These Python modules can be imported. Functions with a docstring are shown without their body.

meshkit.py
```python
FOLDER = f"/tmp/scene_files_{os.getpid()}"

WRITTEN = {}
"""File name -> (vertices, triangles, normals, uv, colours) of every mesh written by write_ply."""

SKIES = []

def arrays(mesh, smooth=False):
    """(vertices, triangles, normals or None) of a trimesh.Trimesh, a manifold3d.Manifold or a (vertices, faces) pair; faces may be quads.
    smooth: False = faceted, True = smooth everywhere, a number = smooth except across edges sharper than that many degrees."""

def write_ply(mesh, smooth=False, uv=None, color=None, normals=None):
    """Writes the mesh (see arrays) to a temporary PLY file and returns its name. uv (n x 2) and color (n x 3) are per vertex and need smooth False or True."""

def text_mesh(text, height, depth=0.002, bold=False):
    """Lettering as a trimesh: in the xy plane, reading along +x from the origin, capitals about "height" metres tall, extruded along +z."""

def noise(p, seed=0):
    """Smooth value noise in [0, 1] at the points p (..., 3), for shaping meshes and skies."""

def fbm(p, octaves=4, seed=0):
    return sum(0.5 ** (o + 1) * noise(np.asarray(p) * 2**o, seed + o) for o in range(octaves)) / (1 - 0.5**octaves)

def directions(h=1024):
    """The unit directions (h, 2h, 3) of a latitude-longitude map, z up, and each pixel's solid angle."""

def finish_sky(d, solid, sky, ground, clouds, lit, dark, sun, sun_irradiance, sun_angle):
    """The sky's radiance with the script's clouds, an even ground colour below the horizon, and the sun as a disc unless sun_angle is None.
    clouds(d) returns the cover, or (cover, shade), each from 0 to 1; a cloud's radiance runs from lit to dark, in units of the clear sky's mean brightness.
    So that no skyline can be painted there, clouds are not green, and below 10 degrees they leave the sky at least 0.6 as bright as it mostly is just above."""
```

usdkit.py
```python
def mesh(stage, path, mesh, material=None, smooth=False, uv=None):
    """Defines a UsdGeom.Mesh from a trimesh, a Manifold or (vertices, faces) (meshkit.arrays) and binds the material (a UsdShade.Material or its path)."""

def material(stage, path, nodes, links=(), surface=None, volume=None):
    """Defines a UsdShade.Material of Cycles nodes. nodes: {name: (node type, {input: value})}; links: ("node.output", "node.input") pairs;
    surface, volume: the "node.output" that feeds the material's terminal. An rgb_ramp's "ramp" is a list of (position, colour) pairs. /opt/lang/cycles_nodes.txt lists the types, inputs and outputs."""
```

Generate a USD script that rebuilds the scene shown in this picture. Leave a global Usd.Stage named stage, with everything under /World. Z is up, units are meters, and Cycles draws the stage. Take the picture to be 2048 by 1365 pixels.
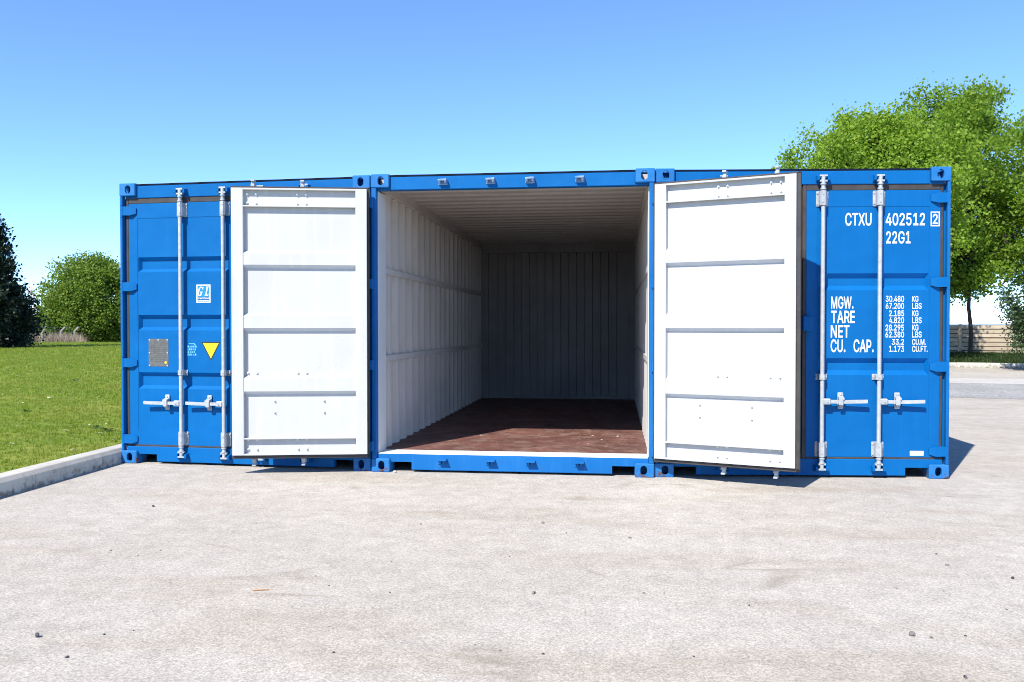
import math, random
import numpy as np
import trimesh, manifold3d, usdkit, meshkit
from manifold3d import Manifold
from shapely import affinity
from shapely.geometry import Polygon, Point, box as sbox
from shapely.ops import unary_union
from pxr import Usd, UsdGeom, UsdLux, UsdShade, Gf, Sdf, Vt

stage = Usd.Stage.CreateInMemory()
UsdGeom.SetStageUpAxis(stage, UsdGeom.Tokens.z)
UsdGeom.SetStageMetersPerUnit(stage, 1.0)
UsdGeom.Xform.Define(stage, '/World')
UsdGeom.Scope.Define(stage, '/World/Looks')
LOOK = '/World/Looks/'

# ------------------------------------------------------------------ camera, sky, sun, exposure
CAM, YAW, PITCH, FPX = np.array([2.1239, -7.232, 1.2631]), -.1221, -.0162, 1708.65   # FPX for a 2048 wide picture
EXPOSURE = 1.2
SUN_INT, SKY_STR = 1.0, 0.138
SUN = np.array([-.95, -1.95, 2.29]); SUN = SUN / np.linalg.norm(SUN)          # towards the sun

def setup_camera():
    c = UsdGeom.Camera.Define(stage, '/World/camera')
    cy, sy, cp, sp = math.cos(YAW), math.sin(YAW), math.cos(PITCH), math.sin(PITCH)
    r, u, f = (cy, -sy, 0), (-sy * sp, -cy * sp, cp), (sy * cp, cy * cp, sp)
    m = Gf.Matrix4d(r[0], r[1], r[2], 0, u[0], u[1], u[2], 0, -f[0], -f[1], -f[2], 0, *map(float, CAM), 1)
    UsdGeom.Xformable(c).AddTransformOp().Set(m)
    c.CreateHorizontalApertureAttr(36.0)
    c.CreateVerticalApertureAttr(36.0 * 682 / 1024)
    c.CreateFocalLengthAttr(36.0 * FPX / 2048)
    c.CreateClippingRangeAttr(Gf.Vec2f(.05, 5000))
    c.CreateExposureAttr(EXPOSURE)

def setup_light():
    el, rot = math.asin(SUN[2]), math.atan2(SUN[0], SUN[1])
    sky = usdkit.material(stage, LOOK + 'sky_look', {
        's': ('sky_texture', {'sky_type': 'single_scattering', 'sun_disc': False, 'sun_elevation': el, 'sun_rotation': rot,
                              'altitude': 2500.0, 'air_density': 0.9, 'aerosol_density': 0.0, 'ozone_density': 8.5}),
        'b': ('background_shader', {'strength': SKY_STR})}, [('s.color', 'b.color')], surface='b.background')
    d = UsdLux.DomeLight.Define(stage, '/World/sky')
    UsdShade.MaterialBindingAPI.Apply(d.GetPrim()).Bind(sky)
    d.GetPrim().SetCustomDataByKey('kind', 'structure')
    s = UsdLux.DistantLight.Define(stage, '/World/sun')
    s.CreateNormalizeAttr(True); s.CreateIntensityAttr(SUN_INT); s.CreateAngleAttr(.53)
    s.CreateColorAttr(Gf.Vec3f(1.0, .955, .89))
    z = SUN; x = np.cross([0, 0, 1], z); x /= np.linalg.norm(x); y = np.cross(z, x)
    UsdGeom.Xformable(s).AddTransformOp().Set(Gf.Matrix4d(*map(float, (*x, 0, *y, 0, *z, 0, 0, 0, 10, 1))))
setup_camera(); setup_light()

# ------------------------------------------------------------------ materials
def mat(name, nodes, links, surface='p.BSDF'):
    return usdkit.material(stage, LOOK + name, nodes, links, surface=surface)

def painted(name, c1, c2, rough=.4, coat=0.0, wear=None, wear_amt=.68, low_wear=0.0, soft=.02, streak=None, streak_amt=.5, spec=.5, metallic=0.0, dent=.0, vscale=1.3):
    """paint with slow tone variation, run-down dirt, chips through to rust"""
    n = {'g': ('geometry', {}),
         'n1': ('noise_texture', {'scale': vscale, 'detail': 6.0, 'roughness': .6}),
         'r1': ('rgb_ramp', {'ramp': [(.3, c1), (.7, c2)]}),
         'p': ('principled_bsdf', {'roughness': rough, 'coat_weight': coat, 'coat_roughness': .15, 'specular_ior_level': spec, 'metallic': metallic})}
    l = [('g.position', 'n1.vector'), ('n1.fac', 'r1.fac')]
    last = 'r1.color'
    if streak:
        n['ms'] = ('mapping', {'scale': (9.0, 9.0, .5)})
        n['ns'] = ('noise_texture', {'scale': 1.6, 'detail': 5.0, 'roughness': .6})
        n['rs'] = ('map_range', {'from_min': .52, 'from_max': .78, 'to_min': 0.0, 'to_max': streak_amt, 'clamp': True})
        n['mx'] = ('mix', {'color2': streak})
        l += [('g.position', 'ms.vector'), ('ms.vector', 'ns.vector'), ('ns.fac', 'rs.value'), ('rs.result', 'mx.fac'), (last, 'mx.color1')]
        last = 'mx.color'
    if wear:
        n['nw'] = ('noise_texture', {'scale': 16.0, 'detail': 9.0, 'roughness': .68})
        n['sz'] = ('separate_xyz', {})
        n['lw'] = ('map_range', {'from_min': 0.0, 'from_max': .16, 'to_min': low_wear, 'to_max': 0.0, 'clamp': True})
        n['ad'] = ('math', {'math_type': 'add'})
        n['rw'] = ('map_range', {'from_min': wear_amt, 'from_max': wear_amt + soft, 'to_min': 0.0, 'to_max': 1.0, 'clamp': True})
        n['nc'] = ('noise_texture', {'scale': 60.0, 'detail': 3.0})
        n['rc'] = ('rgb_ramp', {'ramp': [(.35, tuple(.6 * np.array(wear))), (.65, wear)]})
        n['mw'] = ('mix', {})
        l += [('g.position', 'nw.vector'), ('g.position', 'sz.vector'), ('sz.z', 'lw.value'), ('nw.fac', 'ad.value1'), ('lw.result', 'ad.value2'),
              ('ad.value', 'rw.value'), ('rw.result', 'mw.fac'), (last, 'mw.color1'), ('g.position', 'nc.vector'), ('nc.fac', 'rc.fac'), ('rc.color', 'mw.color2')]
        last = 'mw.color'
    if dent:
        n['nd'] = ('noise_texture', {'scale': 2.6, 'detail': 2.0})
        n['bp'] = ('bump', {'strength': dent, 'distance': .05})
        l += [('g.position', 'nd.vector'), ('nd.fac', 'bp.height'), ('bp.normal', 'p.normal')]
    l.append((last, 'p.base_color'))
    return mat(name, n, l)

BLUE1, BLUE2, RUST = (.0004, .088, .272), (.0008, .104, .312), (.11, .055, .035)
M_BLUE = painted('blue_paint', BLUE1, BLUE2, .5, 0, streak=(.004, .118, .34), streak_amt=.4, dent=.4, spec=.14)
M_BLUE_WORN = painted('blue_paint_worn', BLUE1, (.008, .12, .35), .5, 0, wear=RUST, wear_amt=.70, low_wear=.085, streak=(.03, .15, .37), streak_amt=.5, spec=.2)
M_CAST = painted('blue_casting', (.004, .105, .31), (.025, .155, .38), .5, .0, spec=.25, wear=RUST, wear_amt=.70, low_wear=.17, vscale=6.0)
M_WHITE = painted('white_door_paint', (.40, .40, .395), (.44, .44, .43), .5, 0, streak=(.66, .65, .62), streak_amt=.3, wear=(.35, .28, .22), wear_amt=.80, dent=.12)
M_INNER = painted('grey_white_interior_paint', (.42, .395, .365), (.52, .49, .455), .6, streak=(.31, .285, .26), streak_amt=.45, wear=(.03, .03, .035), wear_amt=.755)
M_ROOFIN = painted('interior_roof_paint', (.36, .335, .31), (.43, .40, .37), .7, streak=(.2, .18, .165), streak_amt=.3)
M_BACK = painted('shade_darkened_back_wall_paint', (.150, .147, .143), (.205, .20, .196), .7, streak=(.11, .108, .105), streak_amt=.45)  # base tone darkened for the deep shade inside; streaks are dirt
M_JAMB = painted('white_jamb_paint', (.50, .50, .49), (.60, .60, .59), .5, wear=(.12, .10, .09), wear_amt=.74)
M_SILLW = painted('worn_white_sill_paint', (.60, .59, .55), (.74, .73, .70), .55, wear=(.32, .27, .23), wear_amt=.66)
M_RUBBER = painted('gasket_rubber', (.030, .026, .025), (.055, .047, .043), .6, vscale=9.0, spec=.35)
M_ROOFEDGE = painted('dark_roof_edge', (.002, .005, .014), (.004, .010, .026), .8, spec=.1)
M_GALV = painted('galvanised_steel', (.30, .32, .33), (.42, .435, .445), .5, vscale=22.0, metallic=.15, wear=(.22, .12, .07), wear_amt=.74)
M_KEEP = painted('worn_blue_keeper', (.05, .16, .36), (.26, .34, .44), .5, vscale=26.0)
M_BOLT = painted('white_bolt_paint', (.60, .60, .55), (.68, .67, .62), .5)
M_DARK = painted('underframe_black', (.012, .012, .014), (.03, .03, .035), .7)
M_LETTER = painted('white_lettering', (.50, .51, .52), (.58, .585, .59), .5, vscale=14.0)
M_LIGHTBLUE = painted('faded_light_blue_print', (.10, .36, .72), (.12, .40, .78), .5)
M_GLBLUE = painted('turquoise_print', (.005, .17, .40), (.008, .20, .44), .45)
M_YELLOW = painted('yellow_sticker', (.80, .56, .008), (.86, .62, .012), .45)
M_BLACK = painted('black_print', (.015, .016, .02), (.025, .025, .03), .5)
M_ORANGE = painted('orange_print', (.74, .33, .01), (.80, .38, .012), .5)
M_PINK = painted('faded_red_print', (.75, .42, .42), (.8, .48, .47), .5)
M_PLATE = painted('dull_metal_plate', (.10, .10, .095), (.17, .165, .155), .45, vscale=30.0, metallic=.4)
M_PLATETXT = painted('plate_print', (.055, .055, .052), (.08, .08, .075), .6)
M_CONC = painted('kerb_concrete', (.36, .335, .285), (.46, .43, .37), .9, vscale=5.0, streak=(.27, .24, .20), streak_amt=.6, wear=(.22, .185, .145), wear_amt=.66, low_wear=.26, soft=.16)
M_CONC2 = painted('kerb_concrete_grey', (.32, .30, .26), (.42, .395, .345), .9, vscale=6.0, streak=(.24, .215, .18), streak_amt=.6, wear=(.21, .175, .14), wear_amt=.66, low_wear=.25, soft=.16)
M_POST = painted('old_concrete_post', (.20, .18, .155), (.27, .245, .215), .9, vscale=3.0)
M_PLANK = [painted('pale_plank_%s' % w, a, b, .8, vscale=4.0) for w, a, b in (('a', (.33, .262, .175), (.41, .335, .235)), ('b', (.29, .23, .155), (.37, .30, .21)), ('c', (.36, .29, .20), (.44, .365, .265)))]
M_ROOF = painted('white_sheet_roof', (.70, .72, .74), (.80, .82, .83), .5)
M_WALLSHEET = painted('grey_blue_cladding', (.20, .27, .33), (.24, .31, .37), .6)
M_BARK = painted('bark', (.045, .036, .028), (.11, .09, .07), .9, vscale=14.0)
M_BARKD = painted('dark_bark', (.03, .022, .017), (.06, .045, .035), .9, vscale=14.0)
M_STONE = painted('dark_stone', (.10, .09, .08), (.20, .18, .165), .9, vscale=60.0)
M_STONEB = painted('blue_black_stone', (.02, .022, .028), (.05, .052, .06), .6, vscale=60.0)
M_STONEL = painted('pale_stone', (.45, .42, .38), (.6, .57, .53), .9, vscale=60.0)
M_TWIG = painted('orange_brown_twig', (.30, .15, .06), (.42, .23, .10), .8, vscale=60.0)
M_DEADLEAF = painted('pale_dead_leaf', (.50, .48, .34), (.70, .66, .50), .8, vscale=40.0)
M_CRANER = painted('red_crane_paint', (.55, .06, .06), (.6, .08, .07), .5)
M_CRANEW = painted('white_crane_paint', (.75, .74, .75), (.8, .8, .8), .5)

def plywood(name, seed):
    n = {'g': ('geometry', {}), 'm': ('mapping', {'location': (seed * 3.1, seed * 1.7, 0)}),
         'n1': ('noise_texture', {'scale': 2.2, 'detail': 7.0, 'roughness': .62}),
         'r1': ('rgb_ramp', {'ramp': [(.28, (.070, .031, .025)), (.50, (.115, .050, .039)), (.72, (.175, .072, .053))]}),
         'mg': ('mapping', {'scale': (1.2, 40.0, 1.0)}), 'ng': ('noise_texture', {'scale': 2.0, 'detail': 4.0}),
         'rg': ('map_range', {'from_min': .3, 'from_max': .7, 'to_min': .75, 'to_max': 1.2}),
         'mu': ('mix', {'mix_type': 'multiply', 'fac': 1.0}),
         # scuffs and drag marks
         'ma': ('mapping', {'rotation': (0, 0, .9), 'scale': (.7, 5.0, 1.0)}), 'na': ('noise_texture', {'scale': 2.3, 'detail': 2.0, 'distortion': .6}),
         'mb': ('mapping', {'rotation': (0, 0, -.5), 'scale': (5.0, .8, 1.0)}), 'nb': ('noise_texture', {'scale': 1.9, 'detail': 2.0, 'distortion': .8}),
         'ca': ('math', {'math_type': 'subtract', 'value2': .52}), 'aa': ('math', {'math_type': 'absolute'}),
         'ra': ('map_range', {'from_min': 0.0, 'from_max': .007, 'to_min': .75, 'to_max': 0.0, 'clamp': True}),
         'cb': ('math', {'math_type': 'subtract', 'value2': .47}), 'ab': ('math', {'math_type': 'absolute'}),
         'rb': ('map_range', {'from_min': 0.0, 'from_max': .006, 'to_min': .7, 'to_max': 0.0, 'clamp': True}),
         'mxs': ('math', {'math_type': 'maximum'}),
         'nm': ('noise_texture', {'scale': 3.5, 'detail': 4.0}), 'rm': ('map_range', {'from_min': .45, 'from_max': .62, 'to_min': 0.0, 'to_max': 1.0, 'clamp': True}),
         'msk': ('math', {'math_type': 'multiply'}),
         'mx': ('mix', {'color2': (.42, .33, .26)}),
         'nd': ('noise_texture', {'scale': 5.0, 'detail': 8.0, 'roughness': .7}), 'rd': ('map_range', {'from_min': .48, 'from_max': .75, 'to_min': 0.0, 'to_max': .55, 'clamp': True}),
         'mxd': ('mix', {'color2': (.33, .235, .185)}),
         'bp': ('bump', {'strength': .25, 'distance': .004}),
         'p': ('principled_bsdf', {'roughness': .62, 'specular_ior_level': .35})}
    l = [('g.position', 'm.vector'), ('m.vector', 'n1.vector'), ('n1.fac', 'r1.fac'), ('m.vector', 'mg.vector'), ('mg.vector', 'ng.vector'), ('ng.fac', 'rg.value'),
         ('r1.color', 'mu.color1'), ('rg.result', 'mu.color2'), ('m.vector', 'ma.vector'), ('ma.vector', 'na.vector'), ('m.vector', 'mb.vector'), ('mb.vector', 'nb.vector'),
         ('na.fac', 'ca.value1'), ('ca.value', 'aa.value1'), ('aa.value', 'ra.value'), ('nb.fac', 'cb.value1'), ('cb.value', 'ab.value1'), ('ab.value', 'rb.value'),
         ('ra.result', 'mxs.value1'), ('rb.result', 'mxs.value2'), ('m.vector', 'nm.vector'), ('nm.fac', 'rm.value'), ('mxs.value', 'msk.value1'), ('rm.result', 'msk.value2'),
         ('m.vector', 'nd.vector'), ('nd.fac', 'rd.value'), ('rd.result', 'mxd.fac'), ('mu.color', 'mxd.color1'),
         ('mxd.color', 'mx.color1'), ('msk.value', 'mx.fac'), ('mx.color', 'p.base_color'), ('ng.fac', 'bp.height'), ('bp.normal', 'p.normal')]
    return mat(name, n, l)
M_PLY = [plywood('floor_plywood_%s' % c, i) for i, c in enumerate('abc')]

def asphalt(name, dark, light, stain, grain=150.0, lo=.75):
    n = {'g': ('geometry', {}),
         'n1': ('noise_texture', {'scale': .55, 'detail': 8.0, 'roughness': .62}),
         'r1': ('rgb_ramp', {'ramp': [(.3, dark), (.55, tuple((np.array(dark) + np.array(light)) / 2)), (.72, light)]}),
         # brown silt in long smears
         'ms': ('mapping', {'rotation': (0, 0, .35), 'scale': (.35, 1.6, 1.0)}), 'ns': ('noise_texture', {'scale': 1.1, 'detail': 6.0, 'roughness': .6, 'distortion': .4}),
         'rs': ('map_range', {'from_min': .50, 'from_max': .74, 'to_min': 0.0, 'to_max': .6, 'clamp': True}), 'mx': ('mix', {'color2': stain}),
         # stone grain, dark pits between pale chips
         'v': ('voronoi_texture', {'scale': grain, 'randomness': 1.0}), 'sv': ('separate_color', {}),
         'rv': ('map_range', {'from_min': 0.0, 'from_max': 1.0, 'to_min': lo, 'to_max': 2.02 - lo}),
         'n3': ('noise_texture', {'scale': grain * .42, 'detail': 5.0, 'roughness': .75}),
         'r3': ('map_range', {'from_min': .34, 'from_max': .62, 'to_min': .84, 'to_max': 1.05, 'clamp': True}),
         'mu': ('mix', {'mix_type': 'multiply', 'fac': 1.0}), 'mu2': ('mix', {'mix_type': 'multiply', 'fac': 1.0}),
         'n4': ('noise_texture', {'scale': 7.0, 'detail': 4.0}), 'r4': ('map_range', {'from_min': .3, 'from_max': .7, 'to_min': .9, 'to_max': 1.08}),
         'mu3': ('mix', {'mix_type': 'multiply', 'fac': 1.0}),
         'ml': ('mapping', {'rotation': (0, 0, -.6), 'scale': (.55, 1.25, 1.0)}), 'nl': ('noise_texture', {'scale': .8, 'detail': 3.0, 'roughness': .55, 'distortion': .5}),
         'cl': ('math', {'math_type': 'subtract', 'value2': .5}), 'al': ('math', {'math_type': 'absolute'}),
         'rl': ('map_range', {'from_min': 0.0, 'from_max': .020, 'to_min': 1.0, 'to_max': 0.0, 'clamp': True}),
         'nk': ('noise_texture', {'scale': 1.3, 'detail': 5.0, 'roughness': .65}), 'rk': ('map_range', {'from_min': .50, 'from_max': .66, 'to_min': 0.0, 'to_max': .5, 'clamp': True}),
         'lk': ('math', {'math_type': 'multiply'}), 'mxl': ('mix', {'color2': tuple(.62 * np.array(stain))}),
         'hs': ('math', {'math_type': 'add'}),
         'bp': ('bump', {'strength': .4, 'distance': .004}),
         'p': ('principled_bsdf', {'roughness': .9, 'specular_ior_level': .25})}
    l = [('g.position', 'n1.vector'), ('n1.fac', 'r1.fac'), ('g.position', 'ms.vector'), ('ms.vector', 'ns.vector'), ('ns.fac', 'rs.value'), ('rs.result', 'mx.fac'), ('r1.color', 'mx.color1'),
         ('g.position', 'v.vector'), ('v.color', 'sv.color'), ('sv.r', 'rv.value'), ('g.position', 'n3.vector'), ('n3.fac', 'r3.value'),
         ('mx.color', 'mu.color1'), ('rv.result', 'mu.color2'), ('mu.color', 'mu2.color1'), ('r3.result', 'mu2.color2'),
         ('g.position', 'n4.vector'), ('n4.fac', 'r4.value'), ('mu2.color', 'mu3.color1'), ('r4.result', 'mu3.color2'),
         ('g.position', 'ml.vector'), ('ml.vector', 'nl.vector'), ('nl.fac', 'cl.value1'), ('cl.value', 'al.value1'), ('al.value', 'rl.value'), ('g.position', 'nk.vector'), ('nk.fac', 'rk.value'),
         ('rl.result', 'lk.value1'), ('rk.result', 'lk.value2'), ('lk.value', 'mxl.fac'), ('mu3.color', 'mxl.color1'),
         ('mxl.color', 'p.base_color'), ('sv.r', 'hs.value1'), ('n3.fac', 'hs.value2'), ('hs.value', 'bp.height'), ('bp.normal', 'p.normal')]
    return mat(name, n, l)
M_YARD = asphalt('pale_asphalt', (.345, .312, .266), (.428, .392, .340), (.285, .235, .17))
M_PATCH = asphalt('grey_chippings', (.235, .228, .215), (.325, .315, .298), (.24, .225, .2), grain=60.0, lo=.4)
M_STRIP = asphalt('pale_concrete_strip', (.40, .375, .34), (.46, .435, .40), (.34, .30, .25), grain=70.0, lo=.8)

def soil(name, a, b, c):
    n = {'g': ('geometry', {}), 'n1': ('noise_texture', {'scale': .8, 'detail': 8.0, 'roughness': .65}), 'r': ('rgb_ramp', {'ramp': [(.3, a), (.5, b), (.7, c)]}),
         'n2': ('noise_texture', {'scale': 40.0, 'detail': 4.0}), 'r2': ('map_range', {'from_min': .3, 'from_max': .7, 'to_min': .7, 'to_max': 1.25}),
         'mu': ('mix', {'mix_type': 'multiply', 'fac': 1.0}), 'bp': ('bump', {'strength': .6, 'distance': .02}), 'p': ('principled_bsdf', {'roughness': .95, 'specular_ior_level': .2})}
    return mat(name, n, [('g.position', 'n1.vector'), ('n1.fac', 'r.fac'), ('g.position', 'n2.vector'), ('n2.fac', 'r2.value'), ('r.color', 'mu.color1'), ('r2.result', 'mu.color2'),
                         ('mu.color', 'p.base_color'), ('n2.fac', 'bp.height'), ('bp.normal', 'p.normal')])
M_LAWN = soil('lawn_turf', (.10, .15, .016), (.15, .19, .022), (.20, .21, .032))
M_VERGESOIL_SHADED = soil('shade_toned_verge_turf', (.02, .03, .01), (.03, .045, .012), (.045, .05, .018))  # turf darkened in its colour to stand in for tree shade
M_LAND = soil('rough_land', (.10, .11, .04), (.16, .15, .07), (.22, .19, .11))

def leafy(name, dark, light, trans, rough=.55, tfac=.3, patch=None):
    """leaf or blade: tone differs from leaf to leaf; light passes through"""
    n = {'g': ('geometry', {}), 'oi': ('object_info', {}), 'ad': ('math', {'math_type': 'add'}), 'fr': ('math', {'math_type': 'fraction'}),
         'r': ('rgb_ramp', {'ramp': [(0, dark), (1, light)]}),
         'p': ('principled_bsdf', {'roughness': rough, 'specular_ior_level': .3}), 't': ('translucent_bsdf', {'color': trans}), 'm': ('mix_closure', {'fac': tfac})}
    l = [('g.random_per_island', 'ad.value1'), ('oi.random', 'ad.value2'), ('ad.value', 'fr.value1'), ('fr.value', 'r.fac'), ('p.BSDF', 'm.closure1'), ('t.BSDF', 'm.closure2')]
    last = 'r.color'
    if patch:
        n['np'] = ('noise_texture', {'scale': .9, 'detail': 4.0}); n['rp'] = ('map_range', {'from_min': .45, 'from_max': .65, 'to_min': 0.0, 'to_max': .65, 'clamp': True}); n['mp'] = ('mix', {'color2': patch})
        l += [('g.position', 'np.vector'), ('np.fac', 'rp.value'), ('rp.result', 'mp.fac'), (last, 'mp.color1')]; last = 'mp.color'
    l.append((last, 'p.base_color'))
    return mat(name, n, l, surface='m.closure')
M_LEAF = leafy('spring_maple_leaf', (.080, .145, .010), (.175, .270, .024), (.30, .48, .03), tfac=.40)
M_LEAF2 = leafy('mid_green_leaf', (.065, .12, .012), (.135, .205, .024), (.20, .31, .02), tfac=.36)
M_LEAFD = leafy('dark_bush_leaf', (.010, .022, .010), (.022, .040, .018), (.012, .025, .006), tfac=.15)
M_CONIFER = leafy('conifer_spray', (.007, .016, .009), (.016, .030, .014), (.006, .014, .004), tfac=.1)
M_JUNIPER = leafy('blue_green_needles', (.020, .042, .014), (.048, .085, .026), (.01, .02, .01), tfac=.12)
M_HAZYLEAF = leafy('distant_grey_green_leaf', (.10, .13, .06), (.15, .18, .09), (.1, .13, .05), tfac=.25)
M_GRASS = leafy('lawn_grass', (.11, .18, .012), (.22, .28, .03), (.28, .38, .03), tfac=.4, patch=(.27, .25, .045))
M_VERGE_SHADED = leafy('shade_toned_verge_blade', (.016, .036, .008), (.045, .078, .014), (.05, .09, .012), tfac=.3)  # tree shade over the verge is put into the blade colour
M_DRY = leafy('dry_grass', (.26, .20, .14), (.40, .315, .23), (.25, .2, .13), tfac=.25)
M_WEED = leafy('weed_leaf', (.035, .085, .02), (.075, .14, .04), (.08, .16, .02), tfac=.25)

# ------------------------------------------------------------------ prim helpers
USED = {}
def path_for(parent, name):
    k = (parent, name); i = USED.get(k, 0); USED[k] = i + 1
    return parent + '/' + (name if i == 0 else '%s_%03d' % (name, i))

def tag(p, label=None, cat=None, group=None, kind=None):
    p = p.GetPrim() if hasattr(p, 'GetPrim') else p
    for k, v in (('label', label), ('category', cat), ('group', group), ('kind', kind)):
        if v: p.SetCustomDataByKey(k, v)
    return p

def pth(parent):
    return '/World' if parent is None else str(parent.GetPath())

def thing(name, label, cat, loc=(0, 0, 0), rz=0.0, group=None):
    x = UsdGeom.Xform.Define(stage, path_for('/World', name))
    x.AddTranslateOp().Set(Gf.Vec3d(*map(float, loc)))
    if rz: x.AddRotateZOp().Set(math.degrees(rz))
    return tag(x, label, cat, group)

def obj(name, mesh, m, parent=None, smooth=False):
    return usdkit.mesh(stage, path_for(pth(parent), name), mesh, m, smooth=smooth).GetPrim()

class MB:
    """collects shapes in local coordinates; build() makes them one mesh, mapped by xf"""
    def __init__(s): s.v, s.f, s.n = [], [], 0
    def add(s, v, f):
        v = np.asarray(v, float); f = np.asarray(f, int)
        if f.shape[1] == 4: f = np.vstack([f[:, [0, 1, 2]], f[:, [0, 2, 3]]])
        s.v.append(v); s.f.append(f + s.n); s.n += len(v); return s
    def man(s, m):
        q = m.to_mesh(); return s.add(q.vert_properties[:, :3], q.tri_verts)
    def tri(s, t): return s.add(t.vertices, t.faces)
    def box(s, x0, x1, y0, y1, z0, z1, b=0.0): return s.man(rbox(x0, x1, y0, y1, z0, z1, b))
    def cyl(s, p, q, r, r2=None, n=14):
        p, q = np.asarray(p, float), np.asarray(q, float); d = q - p; L = np.linalg.norm(d); d = d / L
        a = np.cross(d, [0, 0, 1] if abs(d[2]) < .9 else [1, 0, 0]); a /= np.linalg.norm(a); b = np.cross(d, a)
        t = np.arange(n) / n * 2 * np.pi; ring = np.outer(np.cos(t), a) + np.outer(np.sin(t), b)
        r2 = r if r2 is None else r2
        v = np.vstack([p + ring * r, q + ring * r2, p, q]); i = np.arange(n); j = (i + 1) % n
        f = np.vstack([np.c_[i, j, j + n], np.c_[i, j + n, i + n], np.c_[j, i, np.full(n, 2 * n)], np.c_[i + n, j + n, np.full(n, 2 * n + 1)]])
        return s.add(v, f)
    def build(s, name, m, parent=None, xf=None, smooth=False):
        v, f = np.vstack(s.v), np.vstack(s.f)
        if xf is not None:
            v, flip = xf(v)
            if flip: f = f[:, ::-1]
        return obj(name, (v, f), m, parent, smooth)

def hull(p): return Manifold.hull_points(np.asarray(p, float))
def rbox(x0, x1, y0, y1, z0, z1, b=0.0):
    if b <= 0: return Manifold.cube((x1 - x0, y1 - y0, z1 - z0)).translate((x0, y0, z0))
    p = []
    for x, sx in ((x0, 1), (x1, -1)):
        for y, sy in ((y0, 1), (y1, -1)):
            for z, sz in ((z0, 1), (z1, -1)):
                p += [(x + sx * b, y + sy * b, z), (x + sx * b, y, z + sz * b), (x, y + sy * b, z + sz * b)]
    return hull(p)
def stadium_y(cx, cz, w, h, y0, y1, n=10):
    """upright slot running along y"""
    r = w / 2; p = []
    for k in range(n + 1):
        a = math.pi * k / n
        for y in (y0, y1):
            p += [(cx + r * math.cos(a), y, cz + h / 2 - r + r * math.sin(a)), (cx + r * math.cos(a), y, cz - h / 2 + r - r * math.sin(a))]
    return hull(p)
def frustum(s0, s1, n0, n1, za, zb, zc, zd, e):
    """groove: (za..zd) wide at depth n0, (zb..zc) at depth n1; the ends slope by e"""
    return hull([(s, n0, z) for s in (s0, s1) for z in (za, zd)] + [(s, n1, z) for s in (s0 + e, s1 - e) for z in (zb, zc)])

# ------------------------------------------------------------------ ground, yard, lawn
def quad(pts):
    return (np.array(pts, float), np.array([[0, 1, 2, 3]]))
tag(obj('ground', quad([(-3000, -3000, -1.6), (3000, -3000, -1.6), (3000, 3000, -1.6), (-3000, 3000, -1.6)]), M_LAND), kind='structure')
KS = -.0234                                    # the left kerb runs along x = -2.44 + KS*y
def kx(y): return -2.44 + KS * y
def kr(t, off=0.0):                            # the far right kerb, t metres along it, off metres behind its face
    d = np.array([.978, -.2098]); n = np.array([.2098, .978])
    return np.array([12.593, 21.157]) + d * t + n * off
A, B = kr(-60), kr(70)
yard = np.array([(kx(-45), -45, 0), (90, -45, 0), (B[0], B[1], 0), (A[0], A[1], 0), (kx(A[1]), A[1], 0)])
yf = np.array([[0, 1, 2], [0, 2, 3], [0, 3, 4]]); 
tag(obj('asphalt_yard', (yard, yf), M_YARD), kind='structure')
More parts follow.
